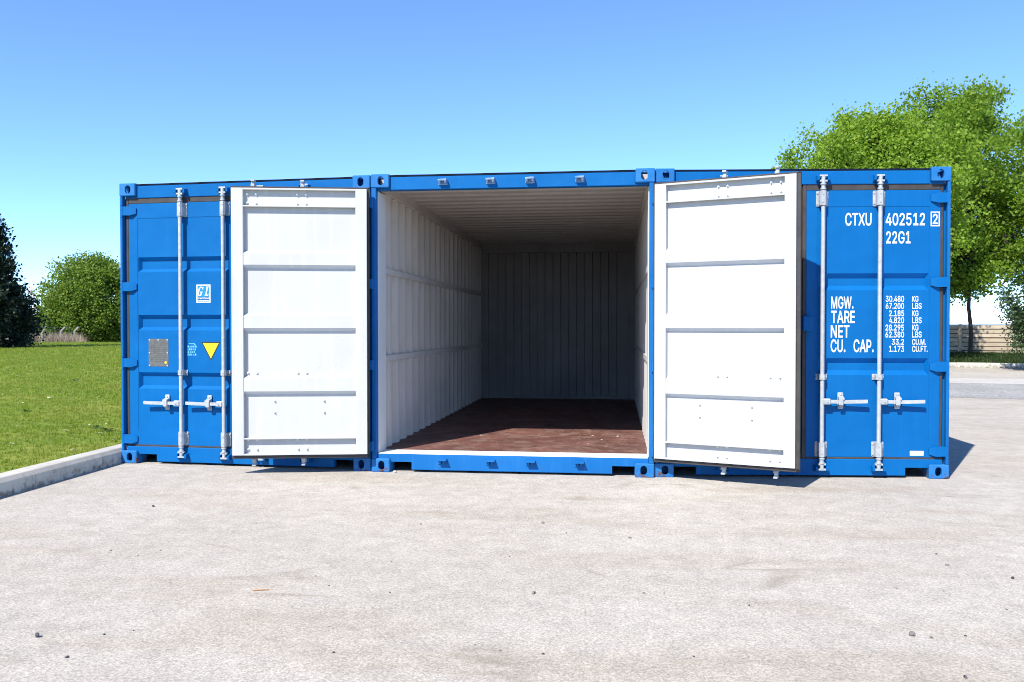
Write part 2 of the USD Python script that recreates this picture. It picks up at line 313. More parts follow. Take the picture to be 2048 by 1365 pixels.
def strip(name, o0, o1, z, m, t0=-14, t1=45):
    a, b, c, d = kr(t0, o0), kr(t1, o0), kr(t1, o1), kr(t0, o1)
    return tag(obj(name, quad([(*a, z), (*b, z), (*c, z), (*d, z)]), m), kind='structure')
strip('concrete_strip', -8.4, -6.4, .004, M_STRIP)
strip('chippings_patch', -12.9, -8.4, .004, M_PATCH)

def lawn_z(x, y):
    d = np.asarray(y, float) + 7.2
    p = np.c_[np.asarray(x, float) * .15, np.asarray(y, float) * .15, np.zeros(len(np.atleast_1d(x)))]
    und = .05 * meshkit.noise(p, 3) * np.clip((d - 10) / 20, 0, 1)
    fall = np.clip((d - 57) / 9, 0, 1); fall = fall * fall * (3 - 2 * fall)
    return .125 + und - 1.72 * fall
ys = np.r_[-45, -30, np.arange(-15, 62, 1.0)]; us = np.r_[0, np.arange(1, 40, 1.5), 50, 80]
LX = np.array([[kx(y) - .168 - u for u in us] for y in ys]); LY = np.repeat(ys[:, None], len(us), 1)
LZ = lawn_z(LX.ravel(), LY.ravel())
ny, nu = LX.shape
ii = np.arange(ny * nu).reshape(ny, nu)
lf = np.c_[ii[:-1, :-1].ravel(), ii[1:, :-1].ravel(), ii[1:, 1:].ravel(), ii[:-1, 1:].ravel()]
lawn_mesh = (np.c_[LX.ravel(), LY.ravel(), LZ], lf)
tag(obj('lawn', lawn_mesh, M_LAWN, smooth=True), kind='structure')

rng = np.random.default_rng(5)
def kerb(name, p0, d, n_stones, first, h=.142, w=.165, L=.915, away=(-1, 0)):
    """kerb stones butted end to end; the lip on the yard side is splayed"""
    k = tag(UsdGeom.Xform.Define(stage, path_for('/World', name)), kind='structure')
    d = np.array(d) / np.linalg.norm(d); a = np.array(away) - np.dot(away, d) * d; a /= np.linalg.norm(a)
    prof = [(0, -.12), (0, h - .035), (.028, h - .004), (.04, h), (w, h), (w, -.12)]
    for i in range(n_stones):
        s0, s1 = first + i * L + .003, first + (i + 1) * L - .003
        dz, dx = rng.normal(0, .0022), rng.normal(0, .0022)
        v = []
        for s in (s0, s1):
            for (u, z) in prof:
                q = np.array(p0) + d * s + a * (u + dx); v.append((q[0], q[1], z + dz))
        m = hull(v)
        q = MB().man(m)
        q.build('kerb_stone', M_CONC if i % 3 else M_CONC2, k)
    return k
kerb('kerb', (kx(0), 0), (KS, 1), 46, -8.36, away=(-1, 0))
kerb('kerb', tuple(kr(0)), (.978, -.2098), 24, -9.0, h=.15, away=(.2098, .978))
# verge behind the far kerb, rising to the fence, then falling away
vt = np.arange(-30, 46, 2.0); vo = [.162, 1.0, 2.2, 3.2, 6.0, 12.0]; vz = [.135, .20, .33, .40, .2, -1.65]
VV = np.array([[(*kr(t, o), z) for o, z in zip(vo, vz)] for t in vt]); a_, b_ = VV.shape[:2]
ii = np.arange(a_ * b_).reshape(a_, b_)
vf = np.c_[ii[:-1, :-1].ravel(), ii[1:, :-1].ravel(), ii[1:, 1:].ravel(), ii[:-1, 1:].ravel()]
tag(obj('verge', (VV.reshape(-1, 3), vf), M_VERGESOIL_SHADED, smooth=True), kind='structure')

# ------------------------------------------------------------------ the containers
W, H, LEN = 2.438, 2.591, 6.058
def casting(top):
    """hollow corner block seen at its front left; x 0..0.162, y 0..0.178, z 0..0.118"""
    m = rbox(0, .162, 0, .178, 0, .118, .007)
    m -= rbox(.028, .134, .028, .150, .022, .096)
    m -= stadium_y(.088, .060, .056, .078, -.01, .05)
    m -= stadium_y(.09, .060, .056, .078, -.01, .05).rotate((0, 0, 90)).translate((.03, 0, 0)) if False else rbox(-.01, .05, .06, .12, .025, .095)
    zz = (.09, .13) if top else (-.01, .03)
    m -= hull([(.081 + .031 * math.cos(a), .089 + dy + .031 * math.sin(a), z) for a in np.linspace(0, 2 * math.pi, 16) for dy in (-.03, .03) for z in zz])
    return m
CAST_T, CAST_B = casting(True), casting(False)

def corrugated(u0, u1, pitch, depth, slope, flat_in):
    """profile (u, d) of a trapezoid sheet from u0 to u1: d = 0 proud, d = depth back"""
    p = [(u0, 0.0)]; u = u0 + .03
    flat_out = pitch - flat_in - 2 * slope
    while u + pitch < u1:
        p += [(u + flat_out, 0), (u + flat_out + slope, depth), (u + flat_out + slope + flat_in, depth), (u + pitch, 0)]; u += pitch
    p.append((u1, 0)); return np.array(p)
def sheet(prof, a0, a1, place):
    n = len(prof); v = np.array([place(u, d, a) for a in (a0, a1) for u, d in prof]); i = np.arange(n - 1)
    return v, np.c_[i, i + 1, i + 1 + n, i + n]

def text_fit(t, u0, z0, u1, z1, bold=True, depth=.0008):
    m = meshkit.text_mesh(t, .1, depth, bold)
    v = np.array(m.vertices); lo, hi = v.min(0), v.max(0)
    v[:, 0] = u0 + (v[:, 0] - lo[0]) / (hi[0] - lo[0]) * (u1 - u0)
    v[:, 1] = z0 + (v[:, 1] - lo[1]) / (hi[1] - lo[1]) * (z1 - z0)
    return v, np.array(m.faces)
def poly_fit(poly, depth=.0008):
    polys = [poly] if poly.geom_type == 'Polygon' else list(poly.geoms)
    m = trimesh.util.concatenate([trimesh.creation.extrude_polygon(p, depth) for p in polys])
    return np.array(m.vertices), np.array(m.faces)

class Leaf:
    """a door leaf; s runs from the hinge edge, n points out of its blue face"""
    GROOVES = [(1.910, 1.885, 1.802, 1.772), (1.376, 1.351, 1.264, 1.234), (.846, .820, .724, .694)]
    def __init__(s, parent, xf, H0, ds, dn, grooves=None, inner=False, free_gasket=True, bars=(.556, .978), handle_z=.567, opened=False, label=None):
        H0, ds, dn = (np.asarray(q, float) for q in (H0, ds, dn))
        det = ds[0] * dn[1] - ds[1] * dn[0]
        def L(v):
            v = np.asarray(v, float)
            q = np.c_[H0[0] + v[:, 0] * ds[0] + v[:, 1] * dn[0], H0[1] + v[:, 0] * ds[1] + v[:, 1] * dn[1], v[:, 2]]
            q2, fl = xf(q); return q2, fl ^ (det < 0)
        s.L = L
        G = grooves or s.GROOVES
        Z0, Z1, S0, S1 = .174, .0, .025, 1.128
        Z1 = 2.405
        # blue outer skin: frame ring, sheet set back 3 mm, grooves pressed into the sheet
        b = MB()
        ring = rbox(S0, S1, -.0118, 0, Z0, Z1, .002) - rbox(.112, 1.038, -.02, .02, .312, 2.270)
        b.man(ring)
        sh = rbox(.110, 1.040, -.0065, -.003, .310, 2.272)
        for za, zb, zc, zd in G:
            sh += frustum(.115, 1.035, -.0031, -.0405, za + .003, zb + .003, zc - .003, zd - .003, .024)
        for za, zb, zc, zd in G:
            sh -= frustum(.118, 1.032, -.0029, -.037, za, zb, zc, zd, .024)
        b.man(sh)
        door = b.build('door', M_BLUE, parent, L)
        if label: tag(door, label)
        s.door = door
        # rubber gasket round the edge: a lipped fin
        g = MB()
        S2 = 1.160 if free_gasket else 1.142
        SE = 1.114 if free_gasket else 1.138
        for (a0, a1, c0, c1) in ((.0, S0 - .0005, .138, 2.462), (S1 + .0005, S2, .138, 2.462), (S0, S1, 2.4055, 2.462), (S0, S1, .138, .1735)):
            g.box(a0, a1, -.0087, .001, c0, c1, .004)
        for (a0, a1, c0, c1) in ((-.018, -.0007, .138, 2.462), (max(SE + .0007, S1), S2, .138, 2.462), (-.018, S2, 2.4457, 2.462), (-.018, S2, .138, .1693)):
            g.box(a0, a1, -.034, -.026 if a1 < 0 else -.0089, c0, c1, .0035)
        g.build('gasket', M_RUBBER, door, L)
        if inner:
            w = MB()
            w.box(.0265, .096, -.055, -.0122, .170, 2.445, .002); w.box(0, .030, -.0552, -.031, .170, 2.445, .002)
            w.box(1.040, 1.1265, -.055, -.0122, .170, 2.445, .002); w.box(1.1235, SE, -.0552, -.031, .170, 2.445, .002)
            for c0, c1 in ((2.431, 2.445), (2.287, 2.2975), (.3065, .3175), (.170, .183)):
                w.box(.0962, 1.0398, -.0545, -.0125, c0, c1, .001)
            sh = rbox(.094, 1.042, -.0125, -.009, .175, 2.440)
            for za, zb, zc, zd in G:
                sh += frustum(.0935, 1.0425, -.0095, -.050, za + .008, zb + .008, zc - .008, zd - .008, .0)
            w.man(sh)
            w.build('inner_face', M_WHITE, door, L)
            bz = []
            for sb in bars:
                for d in (-.037, .037):
                    bz += [(sb + d, 2.396), (sb + d, 2.322), (sb + d, .872), (sb + d, .299), (sb + d, .219)]
            bz += [(a, z) for a in (.373, .790) for z in (.634, .535)]
            for a, z in bz:
                MB().cyl((a, -.0126, z), (a, -.0185, z), .011, n=10).cyl((a, -.0185, z), (a, -.031, z), .0065, .0045, n=8).build('bolt', M_BOLT, door, L, smooth=40)
            if not free_gasket:
                for a, z in [(q, z) for q in (.221, .409) for z in (1.158, 1.039, .923)] + [(.315, 1.158), (.315, .923)]:
                    MB().cyl((a, -.0126, z), (a, -.0165, z), .0045, .003, n=8).build('rivet', M_BOLT, door, L, smooth=40)
        # locking bars, their guides and cams
        for k, sb in enumerate(bars):
            lb = MB(); nb = .046
            lb.cyl((sb, nb, .10), (sb, nb, 2.505), .0175, n=18)
            for z in (2.452, 2.412, .168, .130): lb.cyl((sb, nb, z - .006), (sb, nb, z + .006), .024, n=18)
            for zc, sg in ((2.497, 1), (.100, -1)):                 # cam: a forged fork with two noses
                lb.box(sb - .014, sb + .014, nb - .018, nb + .016, zc - .027, zc + .027, .005)
                A_, B_ = ((-.016, .014), (-.032, .030)) if opened else ((-.032, .030), (-.016, .014))
                lb.man(hull([(sb + q, nb + n_, zc + sg * .024 + z) for q in A_ for n_ in B_ for z in (-.007, .007)]))
                lb.man(hull([(sb + q, nb + n_, zc - sg * .020 + z) for q in A_ for n_ in B_ for z in (-.007, .007)]))
            lb.build('locking_bar', M_GALV, door, L, smooth=35)
            for (c0, c1, hw) in ((2.271, 2.400, .050), (.179, .305, .050), (.822, .872, .048)):
                q = MB(); r = .014 if c1 - c0 > .1 else .008
                q.box(sb - hw, sb + hw, .0005, .007, c0, c1, r * .45)
                q.man(hull([(sb + a, n_, z) for z in (c0 + .004, c1 - .004) for a, n_ in ((-.031, .006), (.031, .006), (-.027, .052), (.027, .052), (-.014, .069), (.014, .069))]))
                for a in (-.041, .041):
                    for z in ((c0 + .02, c1 - .02) if c1 - c0 > .1 else ((c0 + c1) / 2,)):
                        q.cyl((sb + a, .006, z), (sb + a, .014, z), .0085, .006, n=8)
                for z in ((c0 + .03, c1 - .03) if c1 - c0 > .1 else ((c0 + c1) / 2,)):
                    q.cyl((sb + .004, .068, z), (sb + .004, .073, z), .006, n=8)
                q.build('bar_guide', M_GALV, door, L, smooth=30)
            hz = handle_z
            h = MB()
            h.box(sb - .070, sb - .004, .030, .072, hz - .026, hz + .026, .010)
            h.cyl((sb - .042, .070, hz), (sb - .042, .078, hz), .007, n=8)
            h.man(hull([(sb - .068, n_, hz + z) for n_ in (.042, .060) for z in (-.014, .014)] + [(sb - .20, n_, hz + z) for n_ in (.040, .054) for z in (-.017, .013)]))
            h.man(hull([(sb - .199, n_, hz + z) for n_ in (.040, .054) for z in (-.017, .013)] + [(sb - .372, n_, hz + .004 + z) for n_ in (.052, .064) for z in (-.015, .013)]))
            h.build('handle', M_GALV, door, L, smooth=30)
            r = MB(); rs = sb - .160
            r.box(rs - .024, rs + .024, .0005, .012, hz - .064, hz + .074, .006)
            r.box(rs - .018, rs + .020, .012, .040, hz - .040, hz - .018, .004)
            r.man(hull([(rs + a, n_, hz + z) for a in (-.020, .022) for n_, z in ((.012, .045), (.012, .020), (.066, .016), (.066, .030))]))
            r.box(rs - .012, rs + .026, .0545, .069, hz - .030, hz + .028, .004)
            for z in (-.048, .056): r.cyl((rs, .011, hz + z), (rs, .019, hz + z), .011, .008, n=10)
            r.build('handle_retainer', M_GALV, door, L, smooth=30)
        # hinge blades
        for zc in (2.338, 1.638, .934, .226):
            q = MB()
            q.man(hull([(a, n_, zc + z * hh) for a, hh in ((-.030, .040), (.055, .042)) for n_ in (.002, .030) for z in (-1, 1)] + [(.108, n_, zc + z * .026) for n_ in (.002, .012) for z in (-1, 1)]))
            if not opened: q.cyl((-.030, .018, zc - .042), (-.030, .018, zc + .042), .017, n=12)
            q.build('hinge', M_BLUE, door, L, smooth=30)

def container(name, label, origin, ang, side, sill_wear):
    """one steel box; its front frame follows the picture's line, its sides run straight back"""
    o = np.array([*origin, 0.0]); d = np.array([math.cos(ang), math.sin(ang)])
    def xf(v):
        v = np.asarray(v, float)
        return np.c_[v[:, 0] * d[0], v[:, 0] * d[1] + v[:, 1], v[:, 2]], False
    t = thing(name, label, 'shipping container', o)
    opened = side == 'open'
    def B(): return MB()
    for top in (0, 1):
        for back in (0, 1):
            for right in (0, 1):
                m = CAST_T if top else CAST_B
                if right: m = m.mirror((1, 0, 0)).translate((W, 0, 0))
                if back: m = m.mirror((0, 1, 0)).translate((0, LEN, 0))
                MB().man(m.translate((0, 0, H - .118 if top else 0))).build('corner_casting', M_CAST, t, xf)
    for right in (0, 1):
        mx = (lambda a, b: (a, b)) if not right else (lambda a, b: (W - b, W - a))
        b = MB(); b.box(*mx(.002, .046 if opened else .027), .006, .060, .1185, H - .1185, .005)
        for zc in (2.338, 1.638, .934, .226):                      # hinge lugs welded to the post edge
            b.box(*mx(.008, .024), .003, .052, zc - .062, zc - .046, .002); b.box(*mx(.008, .024), .003, .052, zc + .046, zc + .062, .002)
            if opened: b.cyl((mx(.010, .012)[0], .0, zc - .045), (mx(.010, .012)[0], .0, zc + .045), .014, n=12)
        b.build('corner_post', M_BLUE_WORN, t, xf)
        b = MB(); b.box(*mx(.004, .052), .062, .30, .160, 2.452, .004)
        b.build('door_jamb', M_JAMB if opened else M_BLUE, t, xf)
        b = MB(); b.box(*mx(.004, .14), LEN - .112, LEN - .03, .1185, H - .1185, .005)
        b.build('corner_post', M_BLUE_WORN, t, xf)
        # side wall: blue outside
        prof = corrugated(.298, LEN - .05, .278, .036, .068, .070)
        sx = (lambda u: u) if not right else (lambda u: W - u)
        v, f = sheet(prof, .16, 2.52, lambda u, dd, a: (sx(.003 + dd), u, a))
        MB().add(v, f).build('side_wall', M_BLUE, t, xf)
        if opened:
            prof = corrugated(.298, LEN - .113, .278, .036, .068, .070)
            v, f = sheet(prof, .140, 2.49, lambda u, dd, a: (sx(.0075 + dd), u, a))
            w = MB().add(v, f).build('inner_wall', M_INNER, t, xf)
            for z0, z1 in ((.953, 1.009), (1.742, 1.80)):
                MB().box(*mx(.0445, .054), .302, LEN - .17, z0, z1, .003).build('lashing_rail', M_INNER, w, xf)
        b = MB(); b.box(*mx(.003, .062), .18, LEN - .18, 2.470, 2.575, .006); b.build('top_rail', M_INNER if opened else M_BLUE, t, xf)
        b = MB(); b.box(*mx(.006, .05), .18, LEN - .18, .022, .158, .006); b.build('bottom_rail', M_BLUE_WORN, t, xf)
    # header, roof edge, roof
    b = MB(); b.box(.1625, W - .1625, .030, .12, 2.455, 2.5660, .004)
    if not opened: b.box(.047, .162, .036, .11, 2.455, 2.4725); b.box(W - .162, W - .047, .036, .11, 2.455, 2.4725)
    else: b.box(.048, .162, .036, .11, 2.455, 2.4725); b.box(W - .162, W - .048, .036, .11, 2.455, 2.4725)
    b.build('header', M_BLUE, t, xf)
    MB().box(.1625, W - .1625, .033, .12, 2.5665, 2.585, .001).build('roof_edge', M_ROOFEDGE, t, xf)  # near-black strip along the top of the header
    prof = corrugated(.118, LEN - .03, .262, .016, .035, .09)
    v, f = sheet(prof, .064, W - .064, lambda u, dd, a: (a, u, 2.577 - dd * .9)); MB().add(v, f).build('roof', M_BLUE, t, xf)
    if opened:
        v, f = sheet(prof, .050, W - .050, lambda u, dd, a: (a, u, 2.566 - dd)); MB().add(v, f).build('inner_roof', M_ROOFIN, t, xf)
        MB().box(.053, W - .053, .1205, .19, 2.458, 2.563, .004).build('inner_header', M_ROOFIN, t, xf)
    # sill with the two fork pockets
    s = rbox(.047, W - .047, .030, .10, .021, .1575, .003)
    if True:
        s -= rbox(.16, .352, -.1, .2, 0, .088); s -= rbox(W - .352, W - .16, -.1, .2, 0, .088)
        s -= rbox(.0, .1625, -.1, .2, 0, .1185); s -= rbox(W - .1625, W + .1, -.1, .2, 0, .1185)
    MB().man(s).build('sill', M_BLUE_WORN if sill_wear else M_BLUE, t, xf)
    # back wall
    prof = corrugated(.142, W - .142, .244, .030, .018, .104)
    v, f = sheet(prof, .16, 2.47, lambda u, dd, a: (u, LEN - .040 + .0 - .03 + dd, a)); MB().add(v, f[:, ::-1]).build('back_wall', M_BLUE, t, xf)
    if opened:
        prof = corrugated(.142, W - .142, .244, .044, .012, .110)
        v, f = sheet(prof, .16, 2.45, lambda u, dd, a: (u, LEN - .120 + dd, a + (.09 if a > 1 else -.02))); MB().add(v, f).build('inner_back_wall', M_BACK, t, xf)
        for right in (0, 1):
            mx = (lambda a, b: (a, b)) if not right else (lambda a, b: (W - b, W - a))
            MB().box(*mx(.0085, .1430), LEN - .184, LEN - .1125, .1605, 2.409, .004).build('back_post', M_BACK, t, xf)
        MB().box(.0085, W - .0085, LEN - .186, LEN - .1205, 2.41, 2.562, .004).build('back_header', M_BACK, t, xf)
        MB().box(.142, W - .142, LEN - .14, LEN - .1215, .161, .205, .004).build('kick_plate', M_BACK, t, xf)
        MB().box(.0525, W - .0525, .0305, .2555, .1578, .1625, .001).build('threshold_plate', M_SILLW, t, xf)
        y0 = .258
        for i, ln in enumerate((1.13, 1.17, 1.17, 1.17, 1.03)):
            y1 = y0 + ln
            MB().box(.0095, W - .0095, y0 + .0012, y1 - .0012, .134, .1605 + (.0008 if i % 2 else 0), .0012).build('floor_board', M_PLY[i % 3], t, xf); y0 = y1
        v = quad([(.05, .10, .120), (W - .05, .10, .120), (W - .05, LEN - .1, .120), (.05, LEN - .1, .120)])
        MB().add(*v).build('underfloor', M_DARK, t, xf)
        for zk, xs in ((2.514, (.635, 1.049, 1.388, 1.810)), (.101, (.627, 1.048, 1.393, 1.811))):
            for x in xs: keeper(t, xf, x, zk, zk > 1, True)
    else:
        v = quad([(.05, .10, .130), (W - .05, .10, .130), (W - .05, LEN - .1, .130), (.05, LEN - .1, .130)])
        MB().add(*v).build('floor', M_DARK, t, xf)
    return t, xf

def keeper(t, xf, x, zk, top, proud):
    b = MB(); s = 1 if top else -1
    b.box(x - .040, x + .040, .022, .0295, zk - .026, zk + .024, .002)
    if top:
        b.man(hull([(x + a, y, zk + z) for a, zz in ((-.038, .0), (.036, .006)) for y, z in ((.022, .022 + zz), (.022, .004), (-.022, .018 + zz), (-.022, .006))]))
        for a in (-.034, .016): b.man(hull([(x + a + q, y, zk + z) for q in (0, .016) for y, z in ((.022, .02), (.022, -.024), (-.020, .01), (-.012, -.010))]))
    else:
        b.man(hull([(x + a, y, zk + z) for a in (-.040, .040) for y, z in ((.022, .024), (.022, .010), (-.028, .020), (-.028, .010))]))
        for a in (-.020, .008): b.man(hull([(x + a + q, y, zk + z) for q in (0, .013) for y, z in ((.022, .011), (.022, -.026), (-.020, .011), (-.008, -.012))]))
    b.build('cam_keeper', M_KEEP if top else M_BLUE_WORN, t, xf, smooth=30)

ANG_L, ANG_R = -.0649, .0878
oL = np.array([-.0142, .0269]) - W * np.array([math.cos(ANG_L), math.sin(ANG_L)])
cM, xM = container('shipping_container', 'open empty blue container in the middle, white doors swung back, dark interior', (0, 0), 0.0, 'open', True)
cL, xL = container('shipping_container', 'closed blue container beside the lawn, with yellow warning triangle and metal plate', oL, ANG_L, 'closed', False)
cR, xR = container('shipping_container', 'closed blue container below the leafy tree, with white painted numbers and weights', (2.4407, .0272), ANG_R, 'closed', False)

G2 = [(1.714, 1.676, 1.611, 1.572), (1.004, .966, .901, .862)]
YD = .040                                      # blue face of a closed door behind the frame's front
# left container
l1 = Leaf(cL, xL, (.048, YD), (1, 0), (0, -1), bars=(.573, .997), handle_z=.567, free_gasket=False)
l2 = Leaf(cL, xL, (W - .048, YD), (-1, 0), (0, -1), bars=(.556, .979), handle_z=.567)
# right container
r1 = Leaf(cR, xR, (.048, YD), (1, 0), (0, -1), grooves=G2, bars=(.521, .992), handle_z=.643, free_gasket=False)
r2 = Leaf(cR, xR, (W - .048, YD), (-1, 0), (0, -1), grooves=G2, bars=(.534, 1.002), handle_z=.643)
# middle container: both leaves swung out and back
def open_leaf(Hh, E, **k):
    Hh, E = np.array(Hh), np.array(E); ds = (E - Hh) / np.linalg.norm(E - Hh); dn = np.array([-ds[1], ds[0]])
    if dn[1] < 0: dn = -dn
    return Leaf(cM, xM, Hh + dn * .055, ds, dn, inner=True, opened=True, **k)
o1 = open_leaf((-.006, -.100), (-1.139, -.330), free_gasket=False, bars=(.556, .975), label='left door swung wide open, smooth white inside with small rivets')
o2 = open_leaf((2.433, -.045), (3.484, -.430), free_gasket=True, bars=(.556, .969), label='right door swung wide open, bright white inside')
MB().box(1.222, 1.300, YD - .075, YD - .0003, 1.235, 1.355, .006).build('door_catch', M_BLUE, r1.door, xR)
# keepers for the closed doors
for (c, xf_, bb) in ((cL, xL, (.621, 1.045)), (cR, xR, (.582, 1.050))):
    for q in bb:
        for x in (q, W - q):
            for zk, tp in ((2.500, True), (.083, False)):
                b = MB()
                for a in (-.052, .034): b.man(hull([(x + a + e, y, zk + z) for e in (0, .018) for y, z in ((.0285, .028), (.0285, -.028), (-.022, .016), (-.022, -.016))]))
                b.box(x - .058, x + .058, .0255, .0292, zk - .030, zk + .030, .001)
                b.build('cam_keeper', M_BLUE, c, xf_, smooth=30)

# ---- writing and marks
def mark(parent, xf, verts, faces, m, name, y, lab=None):
    """(u, z, thickness) -> container coordinates, standing just in front of depth y"""
    v = np.c_[verts[:, 0], y - verts[:, 2], verts[:, 1]]
    p = MB().add(v, faces).build(name, m, parent, xf)
    if lab: tag(p, lab)
    return p
yp = YD + .003 - .0004                         # just in front of the set-back sheet
TEXTS = [('CTXU', 1.581, 2.110, 1.799, 2.218), ('402512', 1.915, 2.110, 2.238, 2.216), ('22G1', 1.919, 1.960, 2.121, 2.064), ('MGW.', 1.469, 1.416, 1.654, 1.521), ('TARE', 1.470, 1.296, 1.667, 1.401),
         ('NET', 1.468, 1.175, 1.622, 1.281), ('CU.', 1.468, 1.053, 1.590, 1.161), ('CAP.', 1.657, 1.053, 1.823, 1.161), ('30.480', 1.920, 1.474, 2.071, 1.525), ('67.200', 1.920, 1.415, 2.071, 1.466), ('2.185', 1.948, 1.354, 2.072, 1.404),
         ('4.820', 1.948, 1.296, 2.072, 1.347), ('28.295', 1.919, 1.234, 2.072, 1.285), ('62.380', 1.919, 1.176, 2.073, 1.227), ('33.2', 1.973, 1.115, 2.073, 1.164), ('1.173', 1.950, 1.056, 2.074, 1.107),
         ('KG', 2.136, 1.474, 2.189, 1.524), ('LBS', 2.137, 1.415, 2.216, 1.466), ('KG', 2.137, 1.354, 2.190, 1.403), ('LBS', 2.138, 1.296, 2.217, 1.347), ('KG', 2.138, 1.234, 2.191, 1.285), ('LBS', 2.139, 1.176, 2.218, 1.228),
         ('CU.M.', 2.139, 1.115, 2.252, 1.164), ('CU.FT.', 2.140, 1.056, 2.268, 1.107)]
for t_, u0, z0, u1, z1 in TEXTS:
    mark(r2.door, xR, *text_fit(t_, u0, z0, u1, z1), M_LETTER, 'lettering', yp, 'white painted ' + t_)
yr = YD - .0004
# the boxed check digit stands on the door's proud frame
bx = sbox(2.285, 2.105, 2.356, 2.223).buffer(.002).difference(sbox(2.292, 2.112, 2.349, 2.216))
v, f = poly_fit(bx); mark(r2.door, xR, v, f, M_LETTER, 'lettering', yr, 'white painted square round the last digit')
mark(r2.door, xR, *text_fit('2', 2.300, 2.121, 2.341, 2.207), M_LETTER, 'lettering', yr, 'white painted 2 in its square')
v, f = poly_fit(sbox(2.128, .189, 2.240, .227).buffer(.001), .0006); mark(r2.door, xR, v, f, M_LETTER, 'sticker', yr, 'small white sticker with faded red letters')
mark(r2.door, xR, *text_fit('UNGAMAC', 2.138, .198, 2.232, .219), M_PINK, 'lettering', yr - .0009)
# certificate mark on the left container
def glyph_G(cx, z0, w, h):
    e = affinity.scale(Point(0, 0).buffer(1, 32), w * .52, h * .5); i = affinity.scale(Point(0, 0).buffer(1, 32), w * .27, h * .43)
    g = e.difference(affinity.translate(i, w * .05, 0)).difference(sbox(w * .16, -h * .06, w, h * .22))
    g = g.difference(sbox(w * .42, -h, w, h * .9)) if False else g
    g = unary_union([g.difference(sbox(w * .22, -h * .5, w * .7, -.06 * h)), sbox(w * .12, -h * .44, w * .36, -.04 * h), sbox(-.02 * w, -.12 * h, w * .5, -.04 * h), sbox(w * .36, h * .2, w * .46, h * .46)])
    return affinity.translate(affinity.skew(g, 12, 0, origin=(0, 0)), cx, z0 + h / 2)
def glyph_L(cx, z0, w, h):
    g = unary_union([sbox(-.20 * w, 0, .10 * w, h), sbox(-.38 * w, h * .93, .30 * w, h), sbox(-.38 * w, 0, .5 * w, h * .075), Polygon([(.5 * w, 0), (.54 * w, h * .28), (.44 * w, h * .22), (.18 * w, h * .06)])])
    return affinity.translate(affinity.skew(g, 12, 0, origin=(0, 0)), cx, z0)
u0, u1, z0, z1 = .757, .893, 1.488, 1.649
fr = sbox(u0, z0, u1, z1).buffer(.003).difference(sbox(u0 + .009, z0 + .008, u1 - .009, z1 - .008))
pl = sbox(u0 + .009, z0 + .052, u1 - .009, z1 - .008)
v, f = poly_fit(pl, .0005); mark(l1.door, xL, v, f, M_GLBLUE, 'certificate_mark', yp, 'turquoise panel of the certificate mark')
v, f = poly_fit(fr); mark(l1.door, xL, v, f, M_LETTER, 'certificate_mark', yp, 'white outline of the certificate mark')
gl = unary_union([glyph_G(.795, z0 + .059, .050, .086), glyph_L(.850, z0 + .059, .042, .086)])
v, f = poly_fit(gl, .0006); mark(l1.door, xL, v, f, M_LETTER, 'lettering', yp - .0008, 'white italic letters GL')
mark(l1.door, xL, *text_fit('Certified', u0 + .014, z0 + .031, u1 - .014, z0 + .049), M_LETTER, 'lettering', yp, 'white word Certified')
v, f = poly_fit(unary_union([sbox(u0 + .016 + i * .0088, z0 + .012, u0 + .016 + i * .0088 + .0072, z0 + .022) for i in range(12)])); mark(l1.door, xL, v, f, M_LETTER, 'lettering', yp)
# data plate
u0, u1, z0, z1 = .270, .468, .901, 1.154
pl_ = mark(l1.door, xL, *poly_fit(sbox(u0, z0, u1, z1).buffer(.001), .0015), M_PLATE, 'data_plate', yp, 'dull grey metal plate held by small rivets')
rr = np.random.default_rng(2); bars_ = []
for k in range(11):
    zz = z1 - .030 - k * .018; x = u0 + .018
    while x < u1 - .03:
        w_ = rr.uniform(.008, .03); bars_.append(sbox(x, zz, min(x + w_, u1 - .018), zz + .006)); x += w_ + rr.uniform(.005, .012)
v, f = poly_fit(unary_union(bars_), .0004); mark(l1.door, xL, v, f, M_PLATETXT, 'plate_print', yp - .0017)
rv = unary_union([Point(x, z).buffer(.007, 6) for x in (u0 + .008, u1 - .008) for z in (z0 + .008, (z0 + z1) / 2, z1 - .008)] + [Point((u0 + u1) / 2, z1 - .008).buffer(.007, 6)])
v, f = poly_fit(rv, .003); mark(l1.door, xL, v, f, M_GALV, 'rivets', yp - .0013)
v, f = poly_fit(Point(u1 - .026, z0 + .036).buffer(.011, 8), .0006); mark(l1.door, xL, v, f, M_YELLOW, 'sticker', yp - .0017, 'round yellow dot on the plate')
# warning triangle
T3 = [(.805, 1.126), (.987, 1.126), (.896, .962)]
v, f = poly_fit(Polygon(T3).buffer(.003), .0005); mark(l1.door, xL, v, f, M_BLACK, 'warning_sticker', yp, 'black edge of the triangular warning sticker')
v, f = poly_fit(Polygon(T3).buffer(-.0075), .0004); mark(l1.door, xL, v, f, M_YELLOW, 'warning_sticker', yp - .0007, 'yellow triangle pointing down')
br = []
for zz, w_, hh in ((1.097, .048, .010), (1.080, .038, .007), (1.066, .040, .006), (1.052, .008, .006), (1.036, .008, .006), (1.020, .014, .005), (1.004, .007, .004)):
    x = -w_
    while x < w_: q = rr.uniform(.005, .010); br.append(sbox(.896 + x, zz, .896 + min(x + q, w_), zz + hh)); x += q + .0025
v, f = poly_fit(unary_union(br), .0004); mark(l1.door, xL, v, f, M_ORANGE, 'warning_print', yp - .0012)
